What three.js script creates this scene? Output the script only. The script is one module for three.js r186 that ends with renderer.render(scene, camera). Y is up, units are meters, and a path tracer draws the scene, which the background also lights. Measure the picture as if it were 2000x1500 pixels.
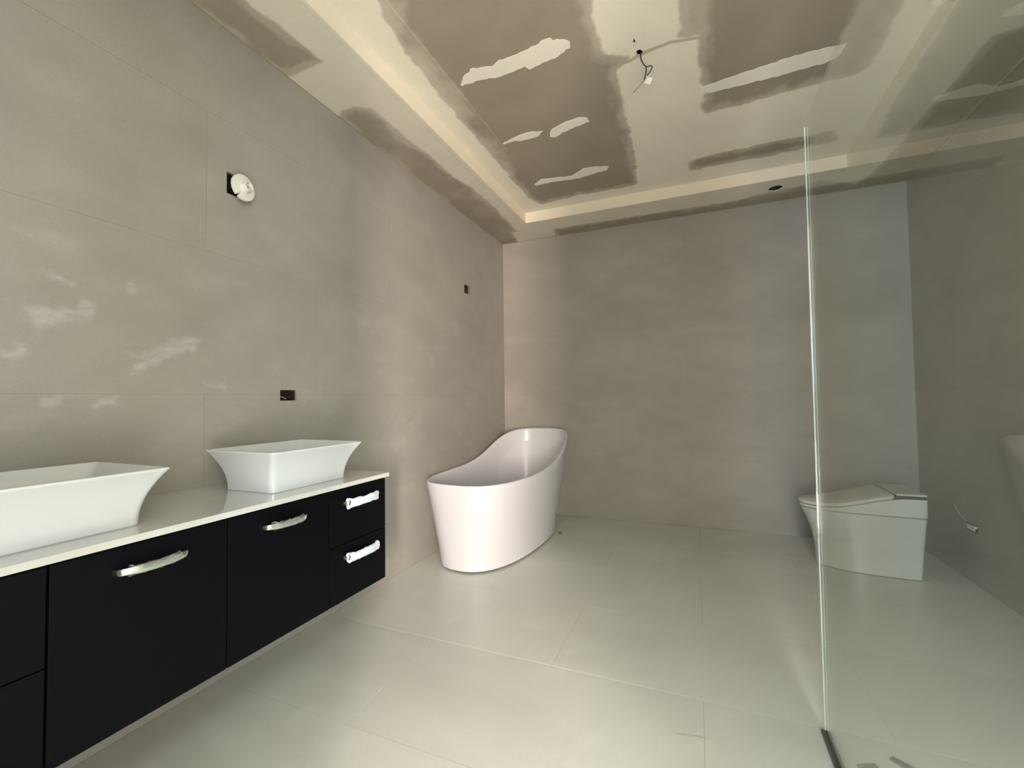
import * as THREE from 'three';
import { RoundedBoxGeometry } from 'three/addons/geometries/RoundedBoxGeometry.js';
import { mergeGeometries, toCreasedNormals, mergeVertices } from 'three/addons/utils/BufferGeometryUtils.js';
import { RectAreaLightUniformsLib } from 'three/addons/lights/RectAreaLightUniformsLib.js';

// ------------------------------------------------------------------ camera, sky, lights, exposure
const scene = new THREE.Scene();
const F = 868.7;                                             // focal length in pixels of the 2000 x 1500 frame
const camera = new THREE.PerspectiveCamera(2 * Math.atan(750 / F) * 180 / Math.PI, 4 / 3, 0.05, 100);
camera.rotation.order = 'YXZ';
camera.position.set(1.8815, 1.1665, 4.3142);
camera.rotation.set(0.0325, 0.3943, -0.0127);

const renderer = new THREE.WebGLRenderer({ antialias: true });
renderer.toneMapping = THREE.LinearToneMapping;
renderer.toneMappingExposure = 1.42;
renderer.shadowMap.enabled = true;

scene.background = new THREE.Color().setRGB(0.8, 0.9, 1.0);    // overcast sky, seen only through the window openings
RectAreaLightUniformsLib.init();
// area light at an opening out of view; kind and place chosen for its effect
function unseenLight(w, h, pos, look, rgb, intensity) {
  const l = new THREE.RectAreaLight(new THREE.Color().setRGB(...rgb), intensity, w, h);
  l.position.set(...pos); scene.add(l); l.lookAt(...look);
  l.castShadow = true;
  return l;
}
const OP = { x0: 1.78, x1: 2.70, y1: 2.4 };                    // unseen opening behind the camera, edges set to cut the warm band
unseenLight(OP.x1 - OP.x0, OP.y1, [(OP.x0 + OP.x1) / 2, OP.y1 / 2 + 0.02, 4.69], [(OP.x0 + OP.x1) / 2 - 0.3, OP.y1 / 2 - 1.4, 0], [1.0, 0.96, 0.88], 3.9);  // added fill across the opening, brightens floor and back wall
unseenLight(OP.x1 - OP.x0, 0.9, [(OP.x0 + OP.x1) / 2, 0.5, 4.685], [(OP.x0 + OP.x1) / 2 + 0.5, 4.3, 1.6], [1.0, 0.96, 0.86], 10);   // the same opening: added uplight to brighten the ceiling
const SK = { x0: 1.9, x1: 3.3, z0: 4.95, z1: 6.2 };            // unseen rooflight, placed to light the floor pool and lower left wall
unseenLight(SK.x1 - SK.x0, SK.z1 - SK.z0, [(SK.x0 + SK.x1) / 2, 2.79, (SK.z0 + SK.z1) / 2], [(SK.x0 + SK.x1) / 2 - 0.001, 0, (SK.z0 + SK.z1) / 2], [0.92, 1.0, 1.0], 14.5);
const FW = { x0: 4.42, x1: 4.88, y0: 0.5, y1: 2.4 };             // unseen tall window, placed to cast the warm band in the tub corner
unseenLight(FW.x1 - FW.x0, FW.y1 - FW.y0, [(FW.x0 + FW.x1) / 2, (FW.y0 + FW.y1) / 2, 8.98], [(FW.x0 + FW.x1) / 2, (FW.y0 + FW.y1) / 2, 0], [1.0, 0.81, 0.72], 190);
const CW = { x0: 5.5, x1: 7.0, y0: 0.5, y1: 2.4 };             // unseen wide window, placed to give the left wall cool light
unseenLight(CW.x1 - CW.x0, CW.y1 - CW.y0, [(CW.x0 + CW.x1) / 2, (CW.y0 + CW.y1) / 2, 8.98], [(CW.x0 + CW.x1) / 2 - 3, (CW.y0 + CW.y1) / 2, 5.5], [0.78, 0.92, 1.0], 20);
const RW = { z0: 5.4, z1: 7.6, y0: 0.5, y1: 2.2 };             // unseen side window, placed to light the left wall by the vanity
unseenLight(RW.z1 - RW.z0, RW.y1 - RW.y0, [7.19, (RW.y0 + RW.y1) / 2, (RW.z0 + RW.z1) / 2], [0, (RW.y0 + RW.y1) / 2, (RW.z0 + RW.z1) / 2], [0.76, 0.92, 1.0], 16);
const BW = { x0: 0.6, x1: 1.5, y0: 1.2, y1: 2.5 };             // unseen window, placed to light the right wall bluish
unseenLight(BW.x1 - BW.x0, BW.y1 - BW.y0, [(BW.x0 + BW.x1) / 2, (BW.y0 + BW.y1) / 2, 8.98], [(BW.x0 + BW.x1) / 2, (BW.y0 + BW.y1) / 2, 0], [0.45, 0.70, 1.0], 46);

// ------------------------------------------------------------------ dimensions (metres)
const W = 3.417, H = 2.816, HC = 2.91, ZR = 4.70;              // bathroom width, bulkhead underside, ceiling, rear wall
const TRAY = { x0: 0.43, x1: 2.927, z0: 0.434, z1: 4.27 };

// ------------------------------------------------------------------ small helpers
const counts = {};
function numbered(name) { const n = counts[name] = (counts[name] ?? -1) + 1; return n ? `${name}_${String(n).padStart(3, '0')}` : name; }
function tag(o, label, category, group) { o.userData = { label, category }; if (group) o.userData.group = group; return o; }
function thing(name, label, category, pos = [0, 0, 0], turn = 0, group) {
  const o = new THREE.Group(); o.name = numbered(name); o.position.set(...pos); o.rotation.y = turn; scene.add(o);
  return tag(o, label, category, group);
}
function structGroup(name) { const o = new THREE.Group(); o.name = name; o.userData.kind = 'structure'; scene.add(o); return o; }
function mesh(name, geo, mat, parent = scene) {
  const m = new THREE.Mesh(Array.isArray(geo) ? mergeGeometries(geo.map(g => g.index ? g.toNonIndexed() : g)) : geo, mat);
  m.name = parent === scene ? numbered(name) : name; m.castShadow = m.receiveShadow = true; parent.add(m); return m;
}
function struct(name, geo, mat) { const m = mesh(name, geo, mat); m.userData.kind = 'structure'; return m; }
function box(x0, x1, y0, y1, z0, z1) { return new THREE.BoxGeometry(x1 - x0, y1 - y0, z1 - z0).translate((x0 + x1) / 2, (y0 + y1) / 2, (z0 + z1) / 2); }
function rbox(w, h, d, r = 0.002, s = 2) { return new RoundedBoxGeometry(w, h, d, s, r); }
let seed = 7; const rnd = () => { seed = (seed * 1664525 + 1013904223) >>> 0; return seed / 4294967296; };

// value noise
const hash = (x, y, s) => { let h = (x * 374761393 + y * 668265263 + s * 974634777) | 0; h = Math.imul(h ^ (h >>> 13), 1274126177); return ((h ^ (h >>> 16)) >>> 0) / 4294967296; };
function vn(x, y, s) {
  const xi = Math.floor(x), yi = Math.floor(y); let u = x - xi, v = y - yi; u = u * u * (3 - 2 * u); v = v * v * (3 - 2 * v);
  const a = hash(xi, yi, s), b = hash(xi + 1, yi, s), c = hash(xi, yi + 1, s), d = hash(xi + 1, yi + 1, s);
  return a + (b - a) * u + (c - a) * v + (a - b - c + d) * u * v;
}
function fbm(x, y, s, n = 4) { let a = 0.5, t = 0; for (let i = 0; i < n; i++) { t += a * (vn(x, y, s + i) - 0.5); x *= 2.03; y *= 2.03; a *= 0.5; } return t; }
const clamp = (x, a = 0, b = 1) => Math.min(b, Math.max(a, x));
const smooth = (a, b, x) => { const t = clamp((x - a) / (b - a)); return t * t * (3 - 2 * t); };
// signed distance to a polygon, negative inside
function sd(poly, x, y) {
  let d = 1e9, inside = false;
  for (let i = 0, j = poly.length - 1; i < poly.length; j = i++) {
    const [ax, ay] = poly[i], [bx, by] = poly[j], ex = bx - ax, ey = by - ay, wx = x - ax, wy = y - ay;
    const t = clamp((wx * ex + wy * ey) / (ex * ex + ey * ey + 1e-12)), px = wx - ex * t, py = wy - ey * t;
    d = Math.min(d, px * px + py * py);
    if ((ay > y) !== (by > y) && x < (bx - ax) * (y - ay) / (by - ay) + ax) inside = !inside;
  }
  return (inside ? -1 : 1) * Math.sqrt(d);
}
const bounds = (p, m) => [Math.min(...p.map(q => q[0])) - m, Math.max(...p.map(q => q[0])) + m, Math.min(...p.map(q => q[1])) - m, Math.max(...p.map(q => q[1])) + m];
function texture(w, h, sx, sy, fn) {                           // fn(u in metres, v in metres) -> sRGB 0..255
  const d = new Uint8Array(w * h * 4);
  for (let j = 0, k = 0; j < h; j++) for (let i = 0; i < w; i++, k += 4) {
    const c = fn((i + 0.5) / w * sx, (j + 0.5) / h * sy);
    d[k] = clamp(c[0], 0, 255); d[k + 1] = clamp(c[1], 0, 255); d[k + 2] = clamp(c[2], 0, 255); d[k + 3] = 255;
  }
  const t = new THREE.DataTexture(d, w, h); t.colorSpace = THREE.SRGBColorSpace; t.magFilter = THREE.LinearFilter; t.minFilter = THREE.LinearFilter; t.needsUpdate = true;
  return t;
}

// ------------------------------------------------------------------ tile textures (stone-look porcelain, one map a surface)
const WALL = [156, 152, 144], FLOOR = [202, 204, 195];
function stone(base, x, y, s, k = 1) {
  const cloud = fbm(x * 1.7, y * 2.6, s, 4) * 22 * k + fbm(x * 7, y * 11, s + 9, 3) * 9 * k, grain = (hash(Math.floor(x * 420), Math.floor(y * 420), s) - 0.5) * 7 * k;
  const streak = Math.max(0, fbm(x * 3 + 20, y * 9, s + 30, 3)) * 12 * k;
  const t = cloud + grain + streak;
  return [base[0] + t, base[1] + t, base[2] + t * 0.95];
}
// dried grout haze wiped on the left wall: polygons in (z, y)
const SMEARS = [
  [[3.64, 1.463], [3.61, 1.397], [3.556, 1.429], [3.485, 1.448], [3.476, 1.493], [3.499, 1.506], [3.519, 1.477], [3.582, 1.466]],
  [[3.371, 1.346], [3.342, 1.336], [3.223, 1.41], [3.126, 1.431], [3.146, 1.387], [3.24, 1.348], [3.292, 1.305], [3.366, 1.278], [3.35, 1.301], [3.276, 1.355], [3.326, 1.337]],
  [[3.70, 1.31], [3.659, 1.301], [3.64, 1.322], [3.643, 1.35], [3.654, 1.349], [3.654, 1.324], [3.70, 1.321]],
  [[3.601, 1.58], [3.571, 1.583], [3.527, 1.56], [3.558, 1.561]],
  [[3.601, 1.174], [3.559, 1.19], [3.553, 1.174], [3.595, 1.158]],
  [[3.474, 1.164], [3.403, 1.19], [3.402, 1.172], [3.46, 1.155]],
  [[3.374, 1.596], [3.349, 1.592], [3.369, 1.565]],
  [[3.104, 1.247], [3.017, 1.24], [3.017, 1.229]],
];
const SM = SMEARS.map(p => [p, bounds(p, 0.06)]);
const texLeft = texture(2048, 1208, ZR, H, (z, y) => {
  const c = stone(WALL, z, y, 3);
  let m = 0;
  for (const [p, b] of SM) if (z > b[0] && z < b[1] && y > b[2] && y < b[3]) {
    const d = sd(p, z + fbm(z * 40, y * 40, 5, 3) * 0.03, y + fbm(z * 40, y * 40, 8, 3) * 0.03);
    m = Math.max(m, smooth(0.018, -0.012, d) * (0.55 + fbm(z * 30, y * 70, 12, 3) * 1.1));
  }
  const wipe = smooth(0.12, 0.34, fbm(z * 5 + 3, y * 9, 77, 4)) * 0.35 * smooth(2.4, 1.7, y);
  m = clamp(m + wipe * 0.6);
  return [c[0] + m * 30, c[1] + m * 32, c[2] + m * 36];
});
const texBack = texture(1434, 1208, W, H, (x, y) => stone(WALL, x, y, 21));
const texRight = texture(1434, 860, ZR, H, (z, y) => stone(WALL, z, y, 41));
const texFloor = texture(1434, 1972, W, ZR, (x, v) => {
  const z = ZR - v;                                            // v grows away from the rear wall
  const c = stone(FLOOR, x * 0.8, z * 0.9, 61, 0.75);
  const scuff = smooth(0.006, 0.001, Math.abs(z - (2.643 - (x - 1.785) * 0.18) + fbm(x * 50, z * 50, 4, 2) * 0.01)) * smooth(1.77, 1.80, x) * smooth(1.90, 1.87, x) * 0.5;
  const dust = smooth(0.20, 0.36, fbm(x * 6, z * 6 + 9, 91, 4)) * 4;
  return [c[0] - scuff * 60 + dust, c[1] - scuff * 60 + dust, c[2] - scuff * 55 + dust];
});

// ------------------------------------------------------------------ materials
const std = (o) => new THREE.MeshStandardMaterial(o), phys = (o) => new THREE.MeshPhysicalMaterial(o);
function toned(map, rough, extra = {}, tones = [1, 0.985, 0.992, 0.975]) { return tones.map(k => phys({ map, color: new THREE.Color().setRGB(k, k, k), roughness: rough, ...extra })); }
const M = {
  left: toned(texLeft, 0.62), back: toned(texBack, 0.6), right: toned(texRight, 0.6),
  floor: toned(texFloor, 0.3, { ior: 1.5 }, [1, 0.955, 0.98, 0.935]),
  grout: std({ color: '#918a7b', roughness: 0.95 }),
  floorGrout: std({ color: '#aeab9e', roughness: 0.95 }),
  render: std({ color: '#b9b4a6', roughness: 0.9 }),
  plainFloor: std({ color: '#b7b2a4', roughness: 0.7 }),
  dark: std({ color: '#0b0908', roughness: 0.9 }),
  boxBrown: std({ color: '#2a1a17', roughness: 0.8 }),
  black: phys({ color: '#05060a', roughness: 0.5, specularIntensity: 0.22 }),
  carcass: std({ color: '#101114', roughness: 0.6 }),
  ceramic: phys({ color: '#cdd2d4', roughness: 0.16, clearcoat: 1, clearcoatRoughness: 0.05 }),
  acrylic: phys({ color: '#d2d3d8', roughness: 0.34, clearcoat: 0.2, clearcoatRoughness: 0.12 }),
  toilet: phys({ color: '#c6c6be', roughness: 0.2, clearcoat: 0.8, clearcoatRoughness: 0.1 }),
  seatPlastic: phys({ color: '#cccbc4', roughness: 0.3 }),
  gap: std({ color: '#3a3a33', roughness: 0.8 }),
  plastic: std({ color: '#e4e2da', roughness: 0.45 }),
  plasticGrey: std({ color: '#6b675f', roughness: 0.6 }),
  chrome: std({ color: '#d9dbd8', roughness: 0.14, metalness: 1 }),
  aluminium: std({ color: '#6e6f68', roughness: 0.45, metalness: 0.7 }),
  wireBlack: std({ color: '#1d1917', roughness: 0.6 }),
  wireGrey: std({ color: '#8c8473', roughness: 0.6 }),
  glass: phys({ color: new THREE.Color().setRGB(0.925, 0.955, 0.935), roughness: 0.0, transmission: 1, thickness: 0, ior: 1.5 }),
  glassEdgeGlint: phys({ color: new THREE.Color().setRGB(0.92, 0.95, 0.95), roughness: 0.25 }),
  pane: phys({ color: '#ffffff', roughness: 0.0, transmission: 1, thickness: 0, ior: 1.5 }),
  frame: std({ color: '#2c2d2e', roughness: 0.5 }),
  compound: std({ color: '#ebe7db', roughness: 0.9 }),
  wedge: std({ color: '#4a4f48', roughness: 0.6 }),
  crumb: std({ color: '#6b6659', roughness: 0.95 }),
};
const texQuartz = texture(512, 512, 0.5, 0.5, (x, y) => { const t = (hash(Math.floor(x * 1000), Math.floor(y * 1000), 5) > 0.985 ? 10 : 0) + fbm(x * 20, y * 20, 3, 3) * 6; return [196 + t, 196 + t, 193 + t]; });
texQuartz.wrapS = texQuartz.wrapT = THREE.RepeatWrapping; texQuartz.repeat.set(2, 2);
M.quartz = phys({ map: texQuartz, roughness: 0.12, clearcoat: 0.6, clearcoatRoughness: 0.05 });

// ------------------------------------------------------------------ tiled surfaces
// rectangles of [u0,u1,v0,v1] minus holes, as a list of rectangles
function cutRects(r, holes) {
  let list = [r];
  for (const h of holes) {
    const next = [];
    for (const [a, b, c, d] of list) {
      const u0 = Math.max(a, h[0]), u1 = Math.min(b, h[1]), v0 = Math.max(c, h[2]), v1 = Math.min(d, h[3]);
      if (u0 >= u1 || v0 >= v1) { next.push([a, b, c, d]); continue; }
      if (a < u0) next.push([a, u0, c, d]);
      if (u1 < b) next.push([u1, b, c, d]);
      if (c < v0) next.push([u0, u1, c, v0]);
      if (v1 < d) next.push([u0, u1, v1, d]);
    }
    list = next;
  }
  return list;
}
// place(u0,u1,v0,v1,d0,d1): the box of that rectangle between depths d0 (outer face) and d1; su, sv: extent of the map
function tile(parent, rect, holes, place, su, sv, mats, depth, lift) {
  const g = cutRects(rect, holes).map(([a, b, c, d]) => {
    const bx = place(a, b, c, d, lift, -depth), uv = bx.attributes.uv, P = bx.attributes.position, q = place.uv;
    for (let i = 0; i < uv.count; i++) { const [u, v] = q(P.getX(i), P.getY(i), P.getZ(i)); uv.setXY(i, u / su, v / sv); }
    return bx;
  });
  return mesh('tile', g.length > 1 ? g : g[0], mats[Math.floor(rnd() * mats.length)], parent);
}
function tileGrid(parent, rows, edges, U, V, holes, place, mats, joint, depth, wobble = 0) {
  rows.forEach(([v0, v1], r) => {
    const cuts = [0, ...edges(r).filter(e => e > 0.004 && e < U - 0.004), U];
    for (let i = 0; i + 1 < cuts.length; i++) {
      tile(parent, [cuts[i] + (i ? joint / 2 : 0.001), cuts[i + 1] - (i + 2 < cuts.length ? joint / 2 : 0.001), v0 + joint / 2, v1 - joint / 2], holes, place, U, V, mats, depth, (rnd() - 0.5) * wobble);
    }
  });
}
const seams = (first, U, step = 1.2) => { const a = []; for (let e = first - step * 4; e < U; e += step) if (e > 0) a.push(e); return a; };
const ROWS = [[0, 0.6], [0.6, 1.2], [1.2, 1.8], [1.8, 2.4], [2.4, H - 0.007]];

// left wall: u = z, v = y; tiles' faces at x = 0
const HOLES_LEFT = [[2.915, 3.018, 2.083, 2.178], [2.647, 2.743, 1.170, 1.222], [0.768, 0.861, 2.108, 2.184]];
{
  const w = structGroup('wall_left');
  mesh('backing', cutRects([-0.11, ZR, -0.1, 3.1], HOLES_LEFT).map(([a, b, c, d]) => box(-0.13, -0.0007, c, d, a, b)), M.grout, w);
  const place = (a, b, c, d, d0, d1) => box(d1, d0, c, d, a, b); place.uv = (x, y, z) => [z, y];
  tileGrid(w, ROWS, r => seams(r % 2 ? 3.105 : 2.518, ZR), ZR, H, HOLES_LEFT, place, M.left, 0.0016, 0.005, 0.0005);
}
{
  const w = structGroup('wall_back');
  mesh('backing', box(-0.13, W + 0.13, -0.1, 3.1, -0.11, -0.0007), M.grout, w);
  const place = (a, b, c, d, d0, d1) => box(a, b, c, d, d1, d0); place.uv = (x, y) => [x, y];
  tileGrid(w, ROWS, r => seams(r % 2 ? 1.2 : 0.6, W), W, H, [], place, M.back, 0.0014, 0.005, 0.0003);
}
const HOLES_RIGHT = [[0.63, 0.752, 0.316, 0.362]];
{
  const w = structGroup('wall_right');
  mesh('backing', cutRects([-0.11, ZR, -0.1, 3.1], HOLES_RIGHT).map(([a, b, c, d]) => box(W + 0.0007, W + 0.13, c, d, a, b)), M.grout, w);
  const place = (a, b, c, d, d0, d1) => box(W - d0, W - d1, c, d, a, b); place.uv = (x, y, z) => [z, y];
  tileGrid(w, ROWS, r => seams(r % 2 ? 1.2 : 0.6, ZR), ZR, H, HOLES_RIGHT, place, M.right, 0.0014, 0.005, 0.0003);
}
// floor: u = x, v = z
{
  const w = structGroup('floor');
  mesh('screed', box(-0.13, W + 0.13, -0.1, -0.0008, -0.11, ZR + 0.1), M.floorGrout, w);
  const place = (a, b, c, d, d0, d1) => box(a, b, d1, d0, c, d); place.uv = (x, y, z) => [x, ZR - z];
  const rows = []; for (let i = 0; i < 8; i++) rows.push([i * 0.607, Math.min((i + 1) * 0.607, ZR)]);
  tileGrid(w, rows, r => seams(r % 2 ? 1.268 : 0.675, W), W, ZR, [], place, M.floor, 0.002, 0.005, 0.0008);
}
// unseen rear wall; its opening is sized to shape the warm light band
struct('wall_front_unseen', [box(-0.13, OP.x0, -0.1, 3.1, ZR, ZR + 0.1), box(OP.x1, W + 0.13, -0.1, 3.1, ZR, ZR + 0.1), box(OP.x0, OP.x1, OP.y1, 3.1, ZR, ZR + 0.1)], M.render);
struct('wall_unseen_return', box(2.82, W - 0.001, 0.0005, H - 0.001, 3.12, ZR - 0.001), M.render);   // return wall out of view, placed to shade the right wall and floor
// added room behind the camera, out of view, holding the unseen lights
struct('floor_001', box(-0.2, 7.2, -0.1, 0, ZR + 0.1, 9.1), M.plainFloor);
struct('ceiling_001', cutRects([-0.2, 7.2, ZR + 0.1, 9.1], [[SK.x0, SK.x1, SK.z0, SK.z1]]).map(([a, b, c, d]) => box(a, b, 2.8, 2.9, c, d)), M.compound);
struct('wall_added_left', box(-0.3, -0.2, -0.1, 2.9, ZR + 0.1, 9.1), M.render);
struct('wall_added_right', cutRects([ZR, 9.1, -0.1, 2.9], [[RW.z0, RW.z1, RW.y0, RW.y1]]).map(([a, b, c, d]) => box(7.2, 7.3, c, d, a, b)), M.render);
struct('wall_added_near', box(W + 0.13, 7.2, -0.1, 2.9, ZR, ZR + 0.1), M.render);
struct('wall_added_far', cutRects([-0.3, 7.3, -0.1, 2.9], [[FW.x0, FW.x1, FW.y0, FW.y1], [CW.x0, CW.x1, CW.y0, CW.y1], [BW.x0, BW.x1, BW.y0, BW.y1]]).map(([a, b, c, d]) => box(a, b, c, d, 9.0, 9.12)), M.render);
function unseenWindow(name, a0, a1, y0, y1, at, alongX) {       // frame bars and a pane for an unseen opening of the added room
  const g = structGroup(name), t = 0.045, d = 0.05;
  const bar = (u0, u1, v0, v1) => alongX ? box(u0, u1, v0, v1, at - d / 2, at + d / 2) : box(at - d / 2, at + d / 2, v0, v1, u0, u1);
  mesh('unseen_window_frame', [bar(a0, a0 + t, y0, y1), bar(a1 - t, a1, y0, y1), bar(a0 + t, a1 - t, y0, y0 + t), bar(a0 + t, a1 - t, y1 - t, y1)], M.frame, g);
  mesh('pane', alongX ? box(a0 + t, a1 - t, y0 + t, y1 - t, at - 0.003, at + 0.003) : box(at - 0.003, at + 0.003, y0 + t, y1 - t, a0 + t, a1 - t), M.pane, g);
}
unseenWindow('unseen_window_1', FW.x0, FW.x1, FW.y0, FW.y1, 9.06, true);
unseenWindow('unseen_window_2', BW.x0, BW.x1, BW.y0, BW.y1, 9.06, true);
unseenWindow('unseen_window_3', CW.x0, CW.x1, CW.y0, CW.y1, 9.06, true);
unseenWindow('unseen_window_4', RW.z0, RW.z1, RW.y0, RW.y1, 7.26, false);

// ------------------------------------------------------------------ ceiling: upper panel, dropped bulkhead ring, jointing compound
const COMP = [232, 226, 211], BOARD = [153, 144, 129];
const lerp3 = (a, b, t) => [a[0] + (b[0] - a[0]) * t, a[1] + (b[1] - a[1]) * t, a[2] + (b[2] - a[2]) * t];
const R1 = [[0.623, 2.784], [0.61, 2.734], [0.564, 2.457], [0.545, 2.175], [0.556, 1.766], [0.571, 1.49], [0.562, 1.089], [0.563, 0.744], [0.614, 0.553], [0.745, 0.585], [1.466, 0.592], [1.491, 0.798], [1.504, 0.964], [1.512, 1.348], [1.518, 1.693], [1.509, 1.889], [1.54, 1.962], [1.6, 1.994], [1.595, 2.027], [1.487, 2.081], [1.486, 2.167], [1.489, 2.344], [1.505, 2.417], [1.52, 2.85], [0.70, 2.9]];
const R2 = [[1.845, 2.9], [1.845, 2.269], [1.843, 2.092], [1.827, 2.046], [1.919, 2.019], [1.929, 1.874], [1.94, 1.648], [1.951, 1.561], [1.953, 1.368], [2.2, 1.374], [2.556, 1.388], [2.691, 1.376], [2.768, 1.422], [2.778, 1.555], [2.771, 1.702], [2.768, 2.9]];
const R3 = [[1.846, 0.772], [1.917, 0.819], [2.307, 0.84], [2.76, 0.83], [2.804, 0.68], [2.638, 0.66], [2.333, 0.649], [1.873, 0.645]];
const FEATHER = [[0.623, 2.784], [0.538, 2.175], [0.579, 0.66], [0.614, 0.553], [0.613, 0.877], [0.671, 1.446], [0.682, 2.135], [0.685, 2.626], [0.744, 2.746]];
const FEATHER2 = [[1.84, 2.9], [1.83, 2.06], [1.92, 2.0], [2.0, 2.0], [1.99, 2.3], [1.97, 2.9]];
const CRACK = [[1.464, 1.975], [1.599, 1.987], [1.651, 2.01], [1.742, 2.028], [1.803, 2.036], [1.931, 2.014]];
function lineDist(pts, x, y) { let d = 9; for (let i = 0; i + 1 < pts.length; i++) { const [ax, ay] = pts[i], [bx, by] = pts[i + 1], t = clamp(((x - ax) * (bx - ax) + (y - ay) * (by - ay)) / ((bx - ax) ** 2 + (by - ay) ** 2)); d = Math.min(d, Math.hypot(x - ax - (bx - ax) * t, y - ay - (by - ay) * t)); } return d; }
const TX = TRAY.x1 - TRAY.x0, TZ = TRAY.z1 - TRAY.z0;
const texUpper = texture(900, 1382, TX, TZ, (u, v) => {
  const x = TRAY.x0 + u, z = TRAY.z0 + v, wx = x + fbm(x * 16, z * 16, 2, 5) * 0.045, wz = z + fbm(x * 16, z * 16, 6, 5) * 0.045;
  const n = fbm(x * 5, z * 5, 15, 4), grain = (hash(Math.floor(x * 400), Math.floor(z * 400), 4) - 0.5) * 6;
  const dR = Math.min(sd(R1, wx, wz), sd(R2, wx, wz), sd(R3, wx, wz)) + n * 0.03;
  let b = 0.62 * smooth(0.012, -0.012, dR) + 0.38 * smooth(-0.01, -0.075, dR + fbm(x * 14, z * 9, 33, 4) * 0.09);
  b = Math.max(b, smooth(0.016, 0.004, lineDist(CRACK, x, z + n * 0.03)) * 0.6);
  const f = Math.max(smooth(0.02, -0.03, sd(FEATHER, wx, wz)), smooth(0.02, -0.05, sd(FEATHER2, wx, wz)));      // board under a scraped thin coat
  const c = lerp3(COMP, BOARD, b), k = f * b * (0.16 + n * 0.9);
  const e = smooth(0.006, 0.002, Math.abs(x - (0.672 + (2.75 - z) * 0.012) + n * 0.012)) * 0.22 * b * smooth(1.2, 1.6, z);
  const q = lerp3(c, COMP, clamp(k + e));
  return [q[0] + n * 12 + grain, q[1] + n * 12 + grain, q[2] + n * 11 + grain];
});
const B1 = [[-0.021, 4.0], [-0.021, 2.71], [0.043, 2.70], [0.239, 2.712], [0.228, 2.907], [0.205, 3.09], [0.19, 4.0]];
const B2 = [[-0.02, 2.36], [0.02, 2.365], [0.068, 2.388], [0.138, 2.392], [0.223, 2.344], [0.227, 2.19], [0.228, 1.988], [0.255, 1.741], [0.249, 1.477], [0.295, 1.251], [0.304, 0.926], [0.296, 0.636], [0.277, 0.275], [0.215, 0.259], [0.172, -0.05], [-0.05, -0.05]];
const B3 = [[0.62, 0.185], [1.66, 0.165], [2.235, 0.145], [2.38, 0.203], [2.689, 0.238], [2.788, 0.284], [3.07, 0.076], [3.134, 0.29], [3.161, 0.64], [3.154, 0.987], [3.175, 1.194], [3.179, 1.386], [3.173, 1.511], [3.183, 1.603], [3.30, 1.62], [3.45, 1.62], [3.45, -0.05], [1.647, -0.05], [0.58, -0.05]];
const texBulk = texture(1024, 1408, W, ZR, (x, z) => {
  const wx = x + fbm(x * 20, z * 20, 52, 4) * 0.03, wz = z + fbm(x * 20, z * 20, 56, 4) * 0.03, n = fbm(x * 5, z * 5, 25, 4), grain = (hash(Math.floor(x * 400), Math.floor(z * 400), 8) - 0.5) * 6;
  const dB = Math.min(sd(B1, wx, wz), sd(B2, wx, wz), sd(B3, wx, wz));
  const b = 0.6 * smooth(0.01, -0.012, dB) + 0.4 * smooth(-0.015, -0.06, dB + fbm(x * 12, z * 8, 37, 4) * 0.09);
  const q = lerp3(lerp3(COMP, BOARD, 0.18), BOARD, clamp(b * (0.95 + n * 0.8)));
  return [q[0] + n * 12 + grain, q[1] + n * 12 + grain, q[2] + n * 11 + grain];
});
M.upper = std({ map: texUpper, roughness: 0.92 }); M.bulk = std({ map: texBulk, roughness: 0.92 }); M.riser = std({ color: '#e3dac8', roughness: 0.9 });
// horizontal slab from a shape in (x, z): underside at y0
function slab(shape, y0, t, su, sv, ox, oz) {
  const g = new THREE.ExtrudeGeometry(shape, { depth: t, bevelEnabled: false, curveSegments: 24 });
  const P = g.attributes.position, uv = g.attributes.uv;
  for (let i = 0; i < P.count; i++) { const x = P.getX(i), z = P.getY(i), d = P.getZ(i); P.setXYZ(i, x, y0 + d, z); uv.setXY(i, (x - ox) / su, (z - oz) / sv); }
  const a = P.array;                                            // the swap of two axes turns the triangles over
  for (let i = 0; i < a.length; i += 9) for (let k = 0; k < 3; k++) { [a[i + 3 + k], a[i + 6 + k]] = [a[i + 6 + k], a[i + 3 + k]]; }
  const b = uv.array; for (let i = 0; i < b.length; i += 6) for (let k = 0; k < 2; k++) { [b[i + 2 + k], b[i + 4 + k]] = [b[i + 4 + k], b[i + 2 + k]]; }
  g.computeVertexNormals(); return g;
}
function rectShape(x0, x1, z0, z1) { const s = new THREE.Shape(); s.moveTo(x0, z0); s.lineTo(x1, z0); s.lineTo(x1, z1); s.lineTo(x0, z1); s.closePath(); return s; }
function rectHole(x0, x1, z0, z1) { const s = new THREE.Path(); s.moveTo(x0, z0); s.lineTo(x0, z1); s.lineTo(x1, z1); s.lineTo(x1, z0); s.closePath(); return s; }
function polyHole(pts) { const s = new THREE.Path(); pts.forEach(([x, z], i) => i ? s.lineTo(x, z) : s.moveTo(x, z)); s.closePath(); return s; }
const ceiling = structGroup('ceiling');
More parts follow.
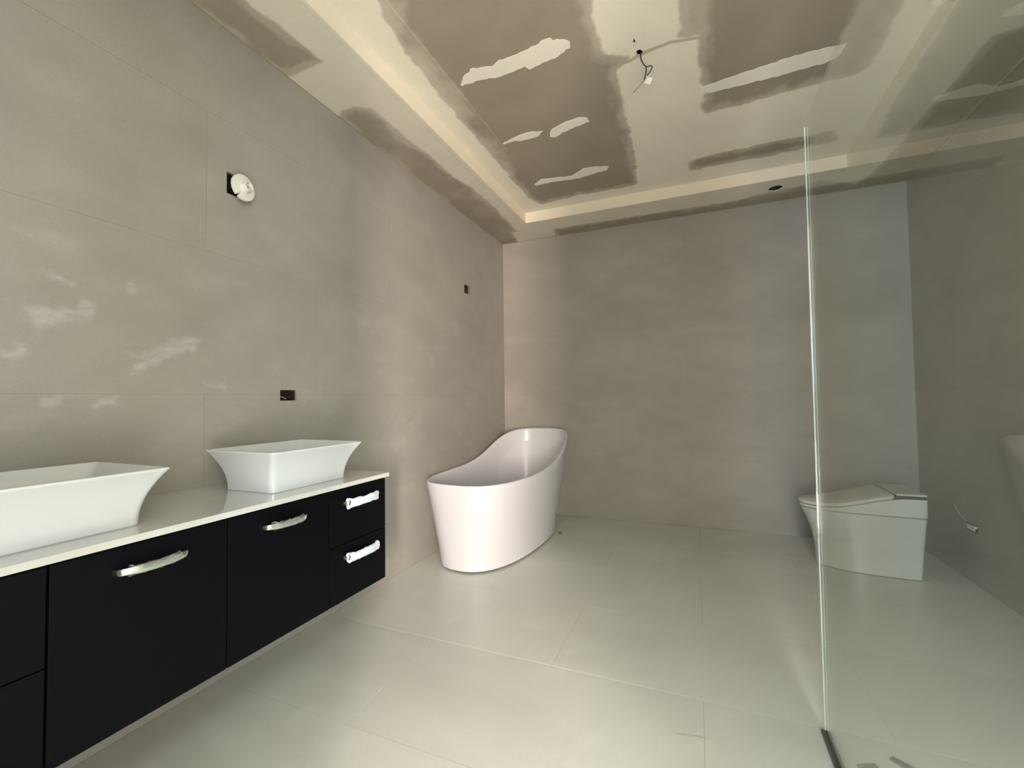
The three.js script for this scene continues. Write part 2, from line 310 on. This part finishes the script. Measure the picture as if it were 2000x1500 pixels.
{
  const s = rectShape(TRAY.x0 - 0.05, TRAY.x1 + 0.05, TRAY.z0 - 0.05, TRAY.z1 + 0.05);
  const blob = []; for (let i = 0; i < 14; i++) { const a = i / 14 * Math.PI * 2, r = 0.017 + rnd() * 0.006; blob.push([1.653 + Math.cos(a) * r * 0.8, 2.025 + Math.sin(a) * r * 1.25]); }
  s.holes.push(polyHole(blob), polyHole([[1.629, 2.09], [1.646, 2.093], [1.642, 2.115], [1.638, 2.135], [1.634, 2.112]]));
  mesh('ceiling_panel', slab(s, HC, 0.013, TX, TZ, TRAY.x0, TRAY.z0), M.upper, ceiling);
  const r = rectShape(0, W, 0, ZR);
  const disc = []; for (let i = 0; i < 32; i++) { const a = i / 32 * Math.PI * 2; disc.push([2.498 + Math.cos(a) * 0.05, 0.262 + Math.sin(a) * 0.055]); }
  r.holes.push(rectHole(TRAY.x0 - 0.012, TRAY.x1 + 0.012, TRAY.z0 - 0.012, TRAY.z1 + 0.012), polyHole(disc));
  mesh('bulkhead', slab(r, H, 0.012, W, ZR, 0, 0), M.bulk, ceiling);
  const T = TRAY, t = 0.012;                                     // the four risers of the recess
  for (const b of [box(T.x0 - t, T.x0, H, HC, T.z0 - t, T.z1 + t), box(T.x1, T.x1 + t, H, HC, T.z0 - t, T.z1 + t), box(T.x0, T.x1, H, HC, T.z0 - t, T.z0), box(T.x0, T.x1, H, HC, T.z1, T.z1 + t)]) mesh('riser', b, M.riser, ceiling);
  mesh('added_void_cover', box(-0.13, W + 0.13, 3.1, 3.2, -0.11, ZR + 0.1), M.dark, ceiling);  // added dark slab, keeps light out of the ceiling void
  // thick smears of jointing compound: polygons in (x, z) pulled out 2 mm, with ragged edges
  const PATCH = [
    [[0.713, 2.189], [0.754, 2.235], [0.836, 2.273], [0.926, 2.242], [0.98, 2.264], [1.138, 2.273], [1.222, 2.295], [1.267, 2.299], [1.273, 2.276], [1.322, 2.266], [1.348, 2.241], [1.338, 2.203], [1.267, 2.169], [1.182, 2.161], [1.104, 2.144], [1.086, 2.172], [0.978, 2.159], [0.919, 2.163], [0.803, 2.18], [0.717, 2.179]],
    [[0.693, 1.575], [0.776, 1.604], [0.895, 1.627], [0.985, 1.599], [0.959, 1.555], [0.865, 1.546], [0.763, 1.571], [0.703, 1.564]],
    [[1.024, 1.558], [1.062, 1.601], [1.138, 1.626], [1.241, 1.643], [1.293, 1.615], [1.297, 1.574], [1.203, 1.557], [1.111, 1.532], [1.047, 1.497], [1.018, 1.516]],
    [[0.697, 0.936], [0.767, 0.998], [0.947, 0.962], [1.014, 0.95], [1.126, 1.028], [1.22, 1.01], [1.311, 0.978], [1.282, 0.925], [1.16, 0.911], [1.052, 0.889], [0.848, 0.916], [0.703, 0.914]],
    [[1.94, 1.63], [2.163, 1.662], [2.403, 1.689], [2.61, 1.678], [2.598, 1.605], [2.563, 1.567], [2.332, 1.555], [2.09, 1.556], [1.946, 1.563]],
  ];
  for (const p of PATCH) {
    const pts = [];
    for (let i = 0; i < p.length; i++) {
      const [ax, az] = p[i], [bx, bz] = p[(i + 1) % p.length], n = Math.max(2, Math.round(Math.hypot(bx - ax, bz - az) / 0.02));
      for (let k = 0; k < n; k++) { const x = ax + (bx - ax) * k / n, z = az + (bz - az) * k / n; pts.push([x + fbm(x * 60, z * 60, 3, 3) * 0.022, z + fbm(x * 60, z * 60, 7, 3) * 0.022]); }
    }
    const s = new THREE.Shape(pts.map(([x, z]) => new THREE.Vector2(x, z)));
    mesh('plaster_patch', slab(s, HC - 0.002, 0.0025, 1, 1, 0, 0), M.compound, ceiling);
  }
}

// ------------------------------------------------------------------ lofts
function loft(rings, capStart, capEnd, crease = 0.7) {          // rings: arrays of [x,y,z] of equal length, closed
  const n = rings[0].length, pos = [], idx = [];
  for (const r of rings) for (const p of r) pos.push(...p);
  for (let j = 0; j + 1 < rings.length; j++) for (let i = 0; i < n; i++) { const a = j * n + i, b = j * n + (i + 1) % n, c = a + n, d = b + n; idx.push(a, c, b, b, c, d); }
  const cap = (j, flip) => { const c = [0, 0, 0]; rings[j].forEach(p => p.forEach((v, k) => c[k] += v / n)); const k = pos.length / 3; pos.push(...c); for (let i = 0; i < n; i++) { const a = j * n + i, b = j * n + (i + 1) % n; flip ? idx.push(k, b, a) : idx.push(k, a, b); } };
  if (capStart) cap(0, false); if (capEnd) cap(rings.length - 1, true);
  let g = new THREE.BufferGeometry(); g.setAttribute('position', new THREE.Float32BufferAttribute(pos, 3)); g.setIndex(idx);
  g.scale(1000, 1000, 1000);                                     // the crease finder merges points closer than a hundredth of a unit
  return toCreasedNormals(g, crease).scale(0.001, 0.001, 0.001);
}
const ss = (u, e) => Math.sign(u) * Math.abs(u) ** e;
function superRing(sx, sz, n, N, y) { const r = []; for (let i = 0; i < N; i++) { const a = -i / N * Math.PI * 2, x = sx * ss(Math.cos(a), 2 / n), z = sz * ss(Math.sin(a), 2 / n); r.push([x, typeof y === 'function' ? y(x, z) : y, z]); } return r; }
function roundRect(hx, hz, r, y, k = 6) { const p = []; for (const [sx, sz, a0] of [[1, 1, 90], [1, -1, 0], [-1, -1, -90], [-1, 1, -180]]) for (let i = 0; i <= k; i++) { const a = (a0 - i / k * 90) * Math.PI / 180; p.push([sx * (hx - r) + Math.cos(a) * r, y, sz * (hz - r) + Math.sin(a) * r]); } return p; }

// ------------------------------------------------------------------ slipper bathtub in the corner
{
  const b = thing('bathtub', 'white freestanding slipper bathtub with one high curved end, standing in the tiled corner', 'bathtub', [0.411, 0, 0.9163], -0.0641);
  const N = 160, rimY = (x, z) => 0.594 + (0.8884 - 0.594) / (1 + Math.exp((z + 0.4175) / 0.162));
  const mixR = (A, B, t) => A.map((p, i) => p.map((v, k) => v + (B[i][k] - v) * (Array.isArray(t) ? t[k] : t)));
  const rim = superRing(0.3768, 0.8302, 3.15, N, rimY), base = superRing(0.311, 0.6877, 2.52, N, 0.014).map(([x, y, z]) => [x, y, z + 0.0631]);
  const off = (d, dy) => superRing(0.3768 - d, 0.8302 - d, 3.15, N, (x, z) => rimY(x, z) + dy);
  const inner = superRing(0.21, 0.48, 2.6, N, 0.15).map(([x, y, z]) => [x, y, z + 0.08]);
  const out = []; const steps = 12;
  for (let i = 0; i <= steps; i++) { const t = i / steps; out.push(mixR(base, rim, [t ** 1.12, t * 0.985, t ** 1.12])); }
  const innerTop = off(0.024, -0.012), ins = [];
  for (let i = 0; i <= 12; i++) { const t = i / 12, h = Math.sin(t * Math.PI / 2); ins.push(mixR(innerTop, inner, [1 - Math.cos(t * Math.PI / 2) ** 0.8, h, 1 - Math.cos(t * Math.PI / 2) ** 0.8])); }
  mesh('tub_shell', loft([...out, off(0.001, 0), off(0.005, 0.004), off(0.012, 0.005), off(0.019, 0.002), ...ins], true, true, 1.0), M.acrylic, b);
  mesh('plinth', loft([superRing(0.29, 0.665, 2.5, 80, 0).map(([x, y, z]) => [x, y, z + 0.063]), superRing(0.29, 0.665, 2.5, 80, 0.02).map(([x, y, z]) => [x, y, z + 0.063])], true, true), M.gap, b).userData.label = 'recessed plinth under the tub, coloured dark for the shadow gap';  // dark colour stands for the shade below the tub
  const dr = mesh('waste', new THREE.LatheGeometry([[0, 0.003], [0.02, 0.003], [0.03, 0.001], [0.031, -0.004]].map(q => new THREE.Vector2(...q)), 32).translate(0, 0.153, 0.3), M.chrome, b);
  dr.userData.label = 'chrome waste';
}

// ------------------------------------------------------------------ vanity: cabinets, worktop, basins
const VT = 0.803, VB = 0.330, VX = 0.5;
function handleGeo(len) {                                        // shallow bow: flat bar with turned-in ends, along x, standing out along z
  const pts = [[-len / 2, 0], [-len / 2 + 0.006, 0.014], [-len / 2 + 0.03, 0.026], [-len / 4, 0.031], [0, 0.033], [len / 4, 0.031], [len / 2 - 0.03, 0.026], [len / 2 - 0.006, 0.014], [len / 2, 0]];
  const c = new THREE.CatmullRomCurve3(pts.map(([x, z]) => new THREE.Vector3(x, 0, z))), rings = [];
  for (let i = 0; i <= 40; i++) {
    const t = i / 40, p = c.getPointAt(t), d = c.getTangentAt(t), nx = -d.z, nz = d.x, w = 0.0085 + 0.003 * Math.sin(t * Math.PI), h = 0.004, r = [];
    for (let k = 0; k < 12; k++) { const a = -k / 12 * Math.PI * 2, y = ss(Math.sin(a), 0.6) * w, q = ss(Math.cos(a), 0.6) * h; r.push([p.x + nx * q, p.y + y, p.z + nz * q]); }
    rings.push(r);
  }
  return loft(rings, true, true, 0.9);
}
function filmGeo(len, s, puff = 1) {                             // loose crumpled sleeve round the bow of a handle
  const rings = [];
  for (let i = 0; i <= 46; i++) {
    const t = i / 46, x = (t - 0.5) * len, z = 0.0315 - 0.024 * Math.abs(t - 0.5) ** 3 * 4, r = [], flare = 1 + 0.22 * smooth(0.1, 0, t) + 0.15 * smooth(0.9, 1, t);
    for (let k = 0; k < 20; k++) {
      const a = -k / 20 * Math.PI * 2, n = fbm(t * 9, Math.cos(a) * 2 + 5, s, 3) * 0.008 + fbm(t * 30, Math.sin(a) * 4 + 9, s + 4, 2) * 0.004;
      r.push([x + fbm(a, t * 3, s + 8, 2) * 0.006 * (Math.abs(t - 0.5) > 0.44 ? 2 : 0), Math.sin(a) * (0.0125 * puff * flare + n) + fbm(t * 4, 2, s + 2, 2) * 0.004, z + Math.cos(a) * (0.0098 * flare + n * 0.6)]);
    }
    rings.push(r);
  }
  return loft(rings, false, false, 0.35);
}
const texFilm = texture(256, 64, 0.16, 0.04, (x, y) => { const s = smooth(0.3, 0.5, vn(x * 260, 3, 4)) * smooth(0.010, 0.013, y) * smooth(0.028, 0.025, y) * (vn(x * 30, 7, 2) > 0.4 ? 1 : 0.2); return [232 - s * 80, 236 - s * 50, 242 - s * 20]; });
M.film = phys({ color: '#ced6df', roughness: 0.3, clearcoat: 0.4, side: THREE.DoubleSide });
M.filmBlue = phys({ color: '#a9c3dd', roughness: 0.35, side: THREE.DoubleSide });
M.filmClear = phys({ color: '#e6ece8', roughness: 0.16, transmission: 0.8, thickness: 0, side: THREE.DoubleSide });
function front(parent, kind, z0, z1, y0, y1, hy, hlen, wrapped, s) { // a door or drawer front with a bow handle, face towards +x
  const g = 0.0015, w = z1 - z0 - 2 * g, h = y1 - y0 - 2 * g;
  const f = mesh(kind, rbox(0.018, h, w, 0.0012), M.black, parent); f.position.set(VX - 0.009, (y0 + y1) / 2, (z0 + z1) / 2);
  const hd = mesh('handle', handleGeo(hlen), M.chrome, f); hd.rotation.set(0, Math.PI / 2, 0); hd.position.set(0.009, hy - (y0 + y1) / 2, 0);
  hd.rotation.x = 0; hd.userData.label = 'chrome bow handle';
  const fl = mesh('protective_film', filmGeo(hlen * (wrapped ? 0.96 : 0.7), s, wrapped ? 1.45 : 0.95), wrapped ? M.film : M.filmClear, f);
  fl.rotation.y = Math.PI / 2; fl.position.copy(hd.position); fl.userData.label = wrapped ? 'crumpled white protective film round the handle' : 'clear protective film round the handle';
  if (wrapped) {                                                 // printed blue stretch of the film, lying on it
    const band = mesh('film_print', filmGeo(hlen * 0.36, s, 0.62), M.filmBlue, f); band.rotation.y = Math.PI / 2; band.position.set(0.009 + 0.0025, hd.position.y, -hlen * 0.16); band.userData.label = 'faint blue print on the film';
  }
  return f;
}
function cabinet(name, label, z0, z1, fronts) {
  const c = thing(name, label, 'cabinet', [0, 0, 0]);
  mesh('carcass', [box(0.012, VX - 0.019, VB + 0.002, VB + 0.018, z0 + 0.0006, z1 - 0.0006), box(0.012, VX - 0.019, VT - 0.02, VT - 0.002, z0 + 0.0006, z1 - 0.0006), box(0.012, VX - 0.019, VB + 0.018, VT - 0.02, z0 + 0.0006, z0 + 0.017), box(0.012, VX - 0.019, VB + 0.018, VT - 0.02, z1 - 0.017, z1 - 0.0006), box(0.002, 0.012, VB + 0.002, VT - 0.002, z0 + 0.0006, z1 - 0.0006)], M.carcass, c);
  fronts(c); return c;
}
const drawers = (z0, z1, s) => c => { front(c, 'drawer', z0, z1, 0.567, VT - 0.006, 0.735, 0.19, true, s); front(c, 'drawer', z0, z1, VB, 0.567, 0.508, 0.19, true, s + 20); };
const doorOf = (z0, z1, s) => c => front(c, 'door', z0, z1, VB, VT - 0.006, 0.735, 0.175, false, s);
cabinet('drawer_cabinet', 'black wall-hung cabinet of two drawers, handles in white film, next to the bathtub', 2.580, 2.926, drawers(2.580, 2.926, 3));
cabinet('door_cabinet', 'black wall-hung cabinet with a single door under the basin nearer the bathtub', 2.927, 3.349, doorOf(2.927, 3.349, 31));
cabinet('door_cabinet', 'black wall-hung cabinet with a wide door below the gap and left basin', 3.350, 3.771, doorOf(3.350, 3.771, 43));
cabinet('drawer_cabinet', 'black two-drawer cabinet cut off by the left edge of the photo', 3.773, 4.200, drawers(3.773, 4.200, 57));
{
  const g = rbox(0.514, 0.019, 1.65, 0.0015); const P = g.attributes.position, uv = g.attributes.uv;
  for (let i = 0; i < P.count; i++) uv.setXY(i, P.getX(i), P.getZ(i));
  const m = mesh('worktop', g, M.quartz); m.position.set(0.2585, 0.8128, 3.395);
  tag(m, 'long white stone worktop lying across the black vanity cabinets', 'worktop');
}
{
  const y0 = 0.8225, hgt = 0.157;
  const make = (label, z) => {
    const b = thing('basin', label, 'basin', [0.285, y0, z], 0, 'white vessel basins on the worktop');
    const rings = [];
    rings.push(roundRect(0.123, 0.1805, 0.02, 0), roundRect(0.129, 0.1865, 0.024, 0.0), roundRect(0.1315, 0.189, 0.026, 0.003));
    for (let i = 1; i <= 44; i++) { const t = i / 44, f = t ** 2.1; rings.push(roundRect(0.1315 + 0.057 * f, 0.189 + 0.044 * f, 0.026 - 0.008 * t, 0.003 + (hgt - 0.006) * t)); }
    rings.push(roundRect(0.189, 0.233, 0.018, hgt), roundRect(0.187, 0.231, 0.017, hgt + 0.002), roundRect(0.179, 0.223, 0.014, hgt + 0.002), roundRect(0.177, 0.221, 0.014, hgt));
    for (let i = 1; i <= 40; i++) { const t = i / 40, f = 1 - (1 - t) ** 1.9; rings.push(roundRect(0.177 - 0.07 * f - 0.01 * t, 0.221 - 0.072 * f - 0.01 * t, 0.014 + 0.02 * t, hgt - (hgt - 0.026) * (t ** 0.9))); }
    rings.push(roundRect(0.05, 0.09, 0.03, 0.02));
    mesh('bowl', loft(rings, true, true, 0.6), M.ceramic, b);
    mesh('waste', new THREE.LatheGeometry([[0.012, 0.001], [0.02, 0.003], [0.026, 0.002], [0.027, -0.003]].map(q => new THREE.Vector2(...q)), 32).translate(0, 0.022, 0), M.chrome, b).userData.label = 'chrome waste ring';
    return b;
  };
  make('white rectangular vessel basin, the whole one, standing nearer the bathtub', 2.934);
  make('white rectangular vessel basin cut off by the left edge of the photo', 3.730);
}

// ------------------------------------------------------------------ toilet
{
  const t = thing('toilet', 'white skirted toilet with closed lid, standing behind the glass near the right wall', 'toilet', [0, 0, 0.585]);
  // outline: half superellipse nose towards -x, squarish tail
  const outline = (xf, xc, xb, hw, y, n = 2.2, N = 40) => {
    const r = []; const at = (x, z) => r.push([x, typeof y === 'function' ? y(x, z) : y, z]);
    for (let i = 0; i <= N; i++) { const a = -Math.PI / 2 + i / N * Math.PI; at(xc - (xc - xf) * ss(Math.cos(a), 2 / n), hw * ss(Math.sin(a), 2 / n)); }
    for (let i = 1; i <= 10; i++) at(xc + (xb - 0.02 - xc) * i / 10, hw);
    for (let i = 1; i <= 4; i++) { const a = i / 4 * Math.PI / 2; at(xb - 0.02 + 0.02 * Math.sin(a), hw - 0.02 + 0.02 * Math.cos(a)); }
    for (let i = 0; i < 4; i++) { const a = i / 4 * Math.PI / 2; at(xb - 0.02 + 0.02 * Math.cos(a), -hw + 0.02 - 0.02 * Math.sin(a)); }
    for (let i = 0; i < 10; i++) at(xb - 0.02 - (xb - 0.02 - xc) * i / 10, -hw);
    return r.reverse();
  };
  const rings = [];
  for (let i = 0; i <= 14; i++) { const u = i / 14; rings.push(outline(2.622 - 0.085 * u ** 2.4, 3.06, 3.15 + 0.03 * u, 0.176 + 0.012 * u ** 2, 0.004 + 0.378 * u)); }
  rings.push(outline(2.542, 3.06, 3.178, 0.184, 0.3855));
  mesh('pedestal', loft(rings, true, true, 0.8), M.toilet, t);
  mesh('foot_gap', loft([outline(2.628, 3.06, 3.146, 0.172, 0), outline(2.628, 3.06, 3.146, 0.172, 0.006)], true, true), M.gap, t).userData.label = 'dark line at the floor';
  mesh('seat_gap', loft([outline(2.546, 3.05, 3.172, 0.18, 0.384), outline(2.546, 3.05, 3.172, 0.18, 0.392)], true, true), M.gap, t).userData.label = 'dark joint under the seat unit';
  const top = x => 0.408 + 0.096 * smooth(2.60, 3.10, x) ** 1.1;
  mesh('seat_unit', loft([outline(2.534, 3.0, 3.182, 0.188, 0.390), outline(2.532, 3.0, 3.184, 0.19, x => 0.394), outline(2.532, 3.0, 3.184, 0.19, x => top(x) - 0.003), outline(2.537, 3.0, 3.18, 0.186, x => top(x))], true, true, 0.6), M.seatPlastic, t);
  mesh('lid_gap', loft([outline(2.54, 2.95, 3.015, 0.182, x => top(x) - 0.002), outline(2.54, 2.95, 3.015, 0.182, x => top(x) + 0.006)], true, true), M.gap, t).userData.label = 'dark joint under the lid';
  const lt = x => top(x) + 0.005;
  mesh('lid', loft([outline(2.53, 2.9, 3.018, 0.188, x => lt(x), 2.1), outline(2.528, 2.9, 3.02, 0.19, x => lt(x) + 0.004, 2.1), outline(2.53, 2.9, 3.02, 0.189, x => lt(x) + 0.02, 2.1), outline(2.54, 2.9, 3.016, 0.18, x => lt(x) + 0.025, 2.1), outline(2.65, 2.9, 2.98, 0.09, x => lt(x) + 0.028, 2.1)], true, true, 0.6), M.seatPlastic, t);
  const strip = mesh('deck_gap', rbox(0.15, 0.02, 0.366, 0.003), M.gap, t); strip.position.set(3.102, 0.514, 0); strip.userData.label = 'dark gap below the rear cover';
  const deck = mesh('rear_cover', rbox(0.152, 0.012, 0.374, 0.004), M.seatPlastic, t); deck.position.set(3.104, 0.528, 0);
}

// ------------------------------------------------------------------ glass shower screen
{
  const g = thing('shower_screen', 'tall frameless clear glass shower screen standing in a floor channel', 'shower screen', [2.2605, 0, 2.4545]);
  const L = 1.75, T = 0.008, HT = 2.127;
  mesh('glass_panel', box(-T / 2, T / 2, 0.012, HT, 0.004, L), M.glass, g);
  const e = mesh('polished_edge', box(-0.002, 0.002, 0.012, HT, 0.001, 0.0035), M.glassEdgeGlint, g); e.userData.label = 'polished front edge of the glass, coloured pale for its inner reflection';  // pale colour stands for light reflected inside the edge
  mesh('floor_channel', [box(-0.013, -0.0055, 0.0008, 0.014, 0.002, L), box(0.0055, 0.013, 0.0008, 0.014, 0.002, L), box(-0.0055, 0.0055, 0.0008, 0.011, 0.002, L)], M.aluminium, g).userData.label = 'grey metal floor channel';
}
// packers left on the shower floor
{
  const mk = (label, x, z, turn, l, w, h) => {
    const s = new THREE.Shape(); s.moveTo(-l / 2, 0); s.lineTo(l / 2, 0); s.lineTo(l / 2, h); s.lineTo(-l / 2, h * 0.35); s.closePath();
    const m = mesh('glazing_packer', new THREE.ExtrudeGeometry(s, { depth: w - 0.003, bevelEnabled: true, bevelSize: 0.0015, bevelThickness: 0.0015, bevelSegments: 2 }).translate(0, 0.0022, -w / 2), M.wedge);
    m.position.set(x, 0, z); m.rotation.y = turn; return tag(m, label, 'packer');
  };
  mk('grey plastic packer on the floor just right of the glass channel', 2.345, 2.585, 0.35, 0.05, 0.028, 0.008);
  mk('grey plastic packer on the shower floor, further right of the glass channel', 2.452, 2.535, -0.75, 0.075, 0.022, 0.008);
}
// crumb of mortar behind the tub
{
  const g = new THREE.IcosahedronGeometry(0.012, 2), P = g.attributes.position; for (let i = 0; i < P.count; i++) { const k = 1 + fbm(P.getX(i) * 120, P.getY(i) * 120 + P.getZ(i) * 90, 3, 2) * 0.9; P.setXYZ(i, P.getX(i) * k * 1.5, P.getY(i) * k * 0.6, P.getZ(i) * k); }
  g.computeVertexNormals(); g.computeBoundingBox(); g.translate(0, -g.boundingBox.min.y, 0);
  const m = mesh('mortar_crumb', g, M.crumb); m.position.set(0.765, 0.0005, 0.60); tag(m, 'small dark crumb of mortar on the floor beside the bathtub', 'debris');
}

// ------------------------------------------------------------------ wall boxes, light fitting, cables
function wallBox(name, label, category, u0, u1, v0, v1, deep, wires) {  // open box let into the left wall
  const b = thing(name, label, category, [0, 0, 0]), t = 0.002, e = 0.0006;
  const x0 = -deep, x1 = -0.012; u0 += e; u1 -= e; v0 += e; v1 -= e;
  mesh('box_shell', [box(x0, x0 + t, v0, v1, u0, u1), box(x0 + t, x1, v0, v0 + t, u0, u1), box(x0 + t, x1, v1 - t, v1, u0, u1), box(x0 + t, x1, v0 + t, v1 - t, u0, u0 + t), box(x0 + t, x1, v0 + t, v1 - t, u1 - t, u1)], M.boxBrown, b);
  wires.forEach(([m, pts]) => mesh('wire', new THREE.TubeGeometry(new THREE.CatmullRomCurve3(pts.map(([u, v, d]) => new THREE.Vector3(-d, v, u))), 24, 0.0028, 8), m, b));
  return b;
}
wallBox('socket_box', 'dark open socket box, a wide slot in the wall above the vanity basin', 'wall box', 2.647, 2.743, 1.170, 1.222, 0.06, [
  [M.wireGrey, [[2.735, 1.178, 0.055], [2.72, 1.19, 0.03], [2.70, 1.182, 0.02], [2.685, 1.176, 0.03], [2.675, 1.18, 0.055]]],
  [M.boxBrown, [[2.665, 1.215, 0.055], [2.66, 1.2, 0.02], [2.67, 1.185, 0.025], [2.69, 1.19, 0.055]]]]);
wallBox('socket_box', 'dark open upright socket box high on the wall over the bathtub', 'wall box', 0.768, 0.861, 2.108, 2.184, 0.06, [
  [M.boxBrown, [[0.80, 2.12, 0.055], [0.81, 2.14, 0.02], [0.79, 2.165, 0.025], [0.78, 2.17, 0.055]]]]);
{
  const f = thing('lamp_holder', 'round white batten lamp holder hanging loose over a square black hole in the wall', 'light fitting', [0.045, 2.112, 2.979]);
  mesh('hole_box', [box(-0.127, -0.12, 2.0836 - 2.112, 2.1774 - 2.112, 2.9156 - 2.979, 3.0174 - 2.979), box(-0.12, -0.058, 2.0836 - 2.112, 2.0856 - 2.112, 2.9156 - 2.979, 3.0174 - 2.979), box(-0.12, -0.058, 2.1754 - 2.112, 2.1774 - 2.112, 2.9156 - 2.979, 3.0174 - 2.979), box(-0.12, -0.058, -0.0264, 0.0634, 3.0154 - 2.979, 3.0174 - 2.979), box(-0.12, -0.058, -0.0264, 0.0634, 2.9156 - 2.979, 2.9176 - 2.979)], M.dark, f).userData.label = 'square black hole behind the fitting';
  const s = new THREE.Shape(); // disc with a slot cut in its lower edge
  const R = 0.0535, ga = -2.2; for (let i = 0; i <= 60; i++) { const a = ga + 0.13 + (Math.PI * 2 - 0.26) * i / 60; s[i ? 'lineTo' : 'moveTo'](Math.cos(a) * R, Math.sin(a) * R); }
  s.lineTo(Math.cos(ga - 0.2) * R * 0.6, Math.sin(ga - 0.2) * R * 0.6); s.lineTo(Math.cos(ga + 0.2) * R * 0.6, Math.sin(ga + 0.2) * R * 0.6); s.closePath();
  const screw = new THREE.Path(); screw.absarc(0.003, 0.034, 0.0068, 0, Math.PI * 2, true); s.holes.push(screw);
  const turn = g => g.rotateY(Math.PI / 2); const hung = g => g.rotateZ(0.05).rotateY(0.13);                      // shape's face towards +x, its x axis towards -z
  mesh('base', hung(turn(new THREE.ExtrudeGeometry(s, { depth: 0.009, bevelEnabled: true, bevelThickness: 0.004, bevelSize: 0.003, bevelSegments: 4, curveSegments: 12 }))), M.plastic, f);
  const collar = new THREE.LatheGeometry([[0.0155, 0.008], [0.0155, 0.040], [0.0195, 0.041], [0.0205, 0.039], [0.022, 0.012], [0.027, 0.012], [0.029, 0.008]].map(q => new THREE.Vector2(...q)), 40).rotateZ(-Math.PI / 2);
  mesh('socket', hung(collar), M.plastic, f);
  const rc = mesh('socket_well', hung(new THREE.CylinderGeometry(0.0153, 0.0153, 0.012, 32).rotateZ(Math.PI / 2).translate(0.014, 0, 0)), M.plasticGrey, f); rc.userData.label = 'grey well of the socket';
  for (const a of [0.5, 2.6, 4.4]) mesh('contact', hung(box(0.018, 0.034, -0.002, 0.002, -0.0035, 0.0035).translate(0, Math.sin(a) * 0.008, Math.cos(a) * 0.008)), M.plastic, f);
  const cord = new THREE.TubeGeometry(new THREE.CatmullRomCurve3([[-0.115, 0.01, 0.0], [-0.08, 0.015, 0.004], [-0.03, 0.004, -0.004], [0.002, 0, 0]].map(q => new THREE.Vector3(...q))), 20, 0.004, 8);
  mesh('cord', cord, M.wireBlack, f);
}
{
  const c = thing('pendant_cable', 'thin dark kinked cable with a small white connector hanging from the ceiling hole', 'cable', [1.653, HC, 2.026]);
  const tube = (pts, r, m, name) => mesh(name, new THREE.TubeGeometry(new THREE.CatmullRomCurve3(pts.map(q => new THREE.Vector3(...q)), false, 'catmullrom', 0.35), 40, r, 8), m, c);
  tube([[0, 0.06, 0], [0.004, 0.01, -0.006], [0.006, -0.03, -0.004], [0.018, -0.065, 0.002], [0.030, -0.085, 0.004], [0.030, -0.11, 0.004], [0.021, -0.148, 0.004]], 0.0028, M.wireBlack, 'wire');
  tube([[0.030, -0.085, 0.004], [0.052, -0.085, 0.002], [0.060, -0.094, 0.002], [0.045, -0.118, 0.002], [0.034, -0.128, 0.002]], 0.0024, M.wireBlack, 'wire');
  tube([[0.021, -0.148, 0.004], [0.0, -0.17, 0.004], [-0.02, -0.187, 0.004], [-0.034, -0.202, 0.004]], 0.0022, M.wireGrey, 'wire');
  const b = mesh('connector', rbox(0.034, 0.036, 0.02, 0.007, 3), M.plastic, c); b.position.set(0.042, -0.162, 0.004); b.rotation.z = -0.5; b.userData.label = 'white plastic connector';
}
{
  const o = thing('pipe_outlet', 'small pale outlet plate let into the right wall behind the toilet', 'outlet', [W, 0.339, 0.691]);
  mesh('recess', [box(0.011, 0.02, -0.022, 0.022, -0.06, 0.06)], M.gap, o);
  const p = mesh('plate', rbox(0.014, 0.03, 0.088, 0.003), M.plastic, o); p.position.set(0.002, -0.001, -0.006); 
  const tab = mesh('tab', rbox(0.010, 0.012, 0.02, 0.002), M.wireBlack, o); tab.position.set(0.002, -0.006, 0.048);
  const w = mesh('supply_wire', new THREE.TubeGeometry(new THREE.CatmullRomCurve3([[3.414, 0.44, 0.50], [3.412, 0.405, 0.545], [3.411, 0.385, 0.58], [3.411, 0.372, 0.63]].map(q => new THREE.Vector3(...q))), 20, 0.002, 6), M.plastic);
  tag(w, 'short pale wire against the right wall, between toilet and outlet plate', 'wire');
}

renderer.render(scene, camera);
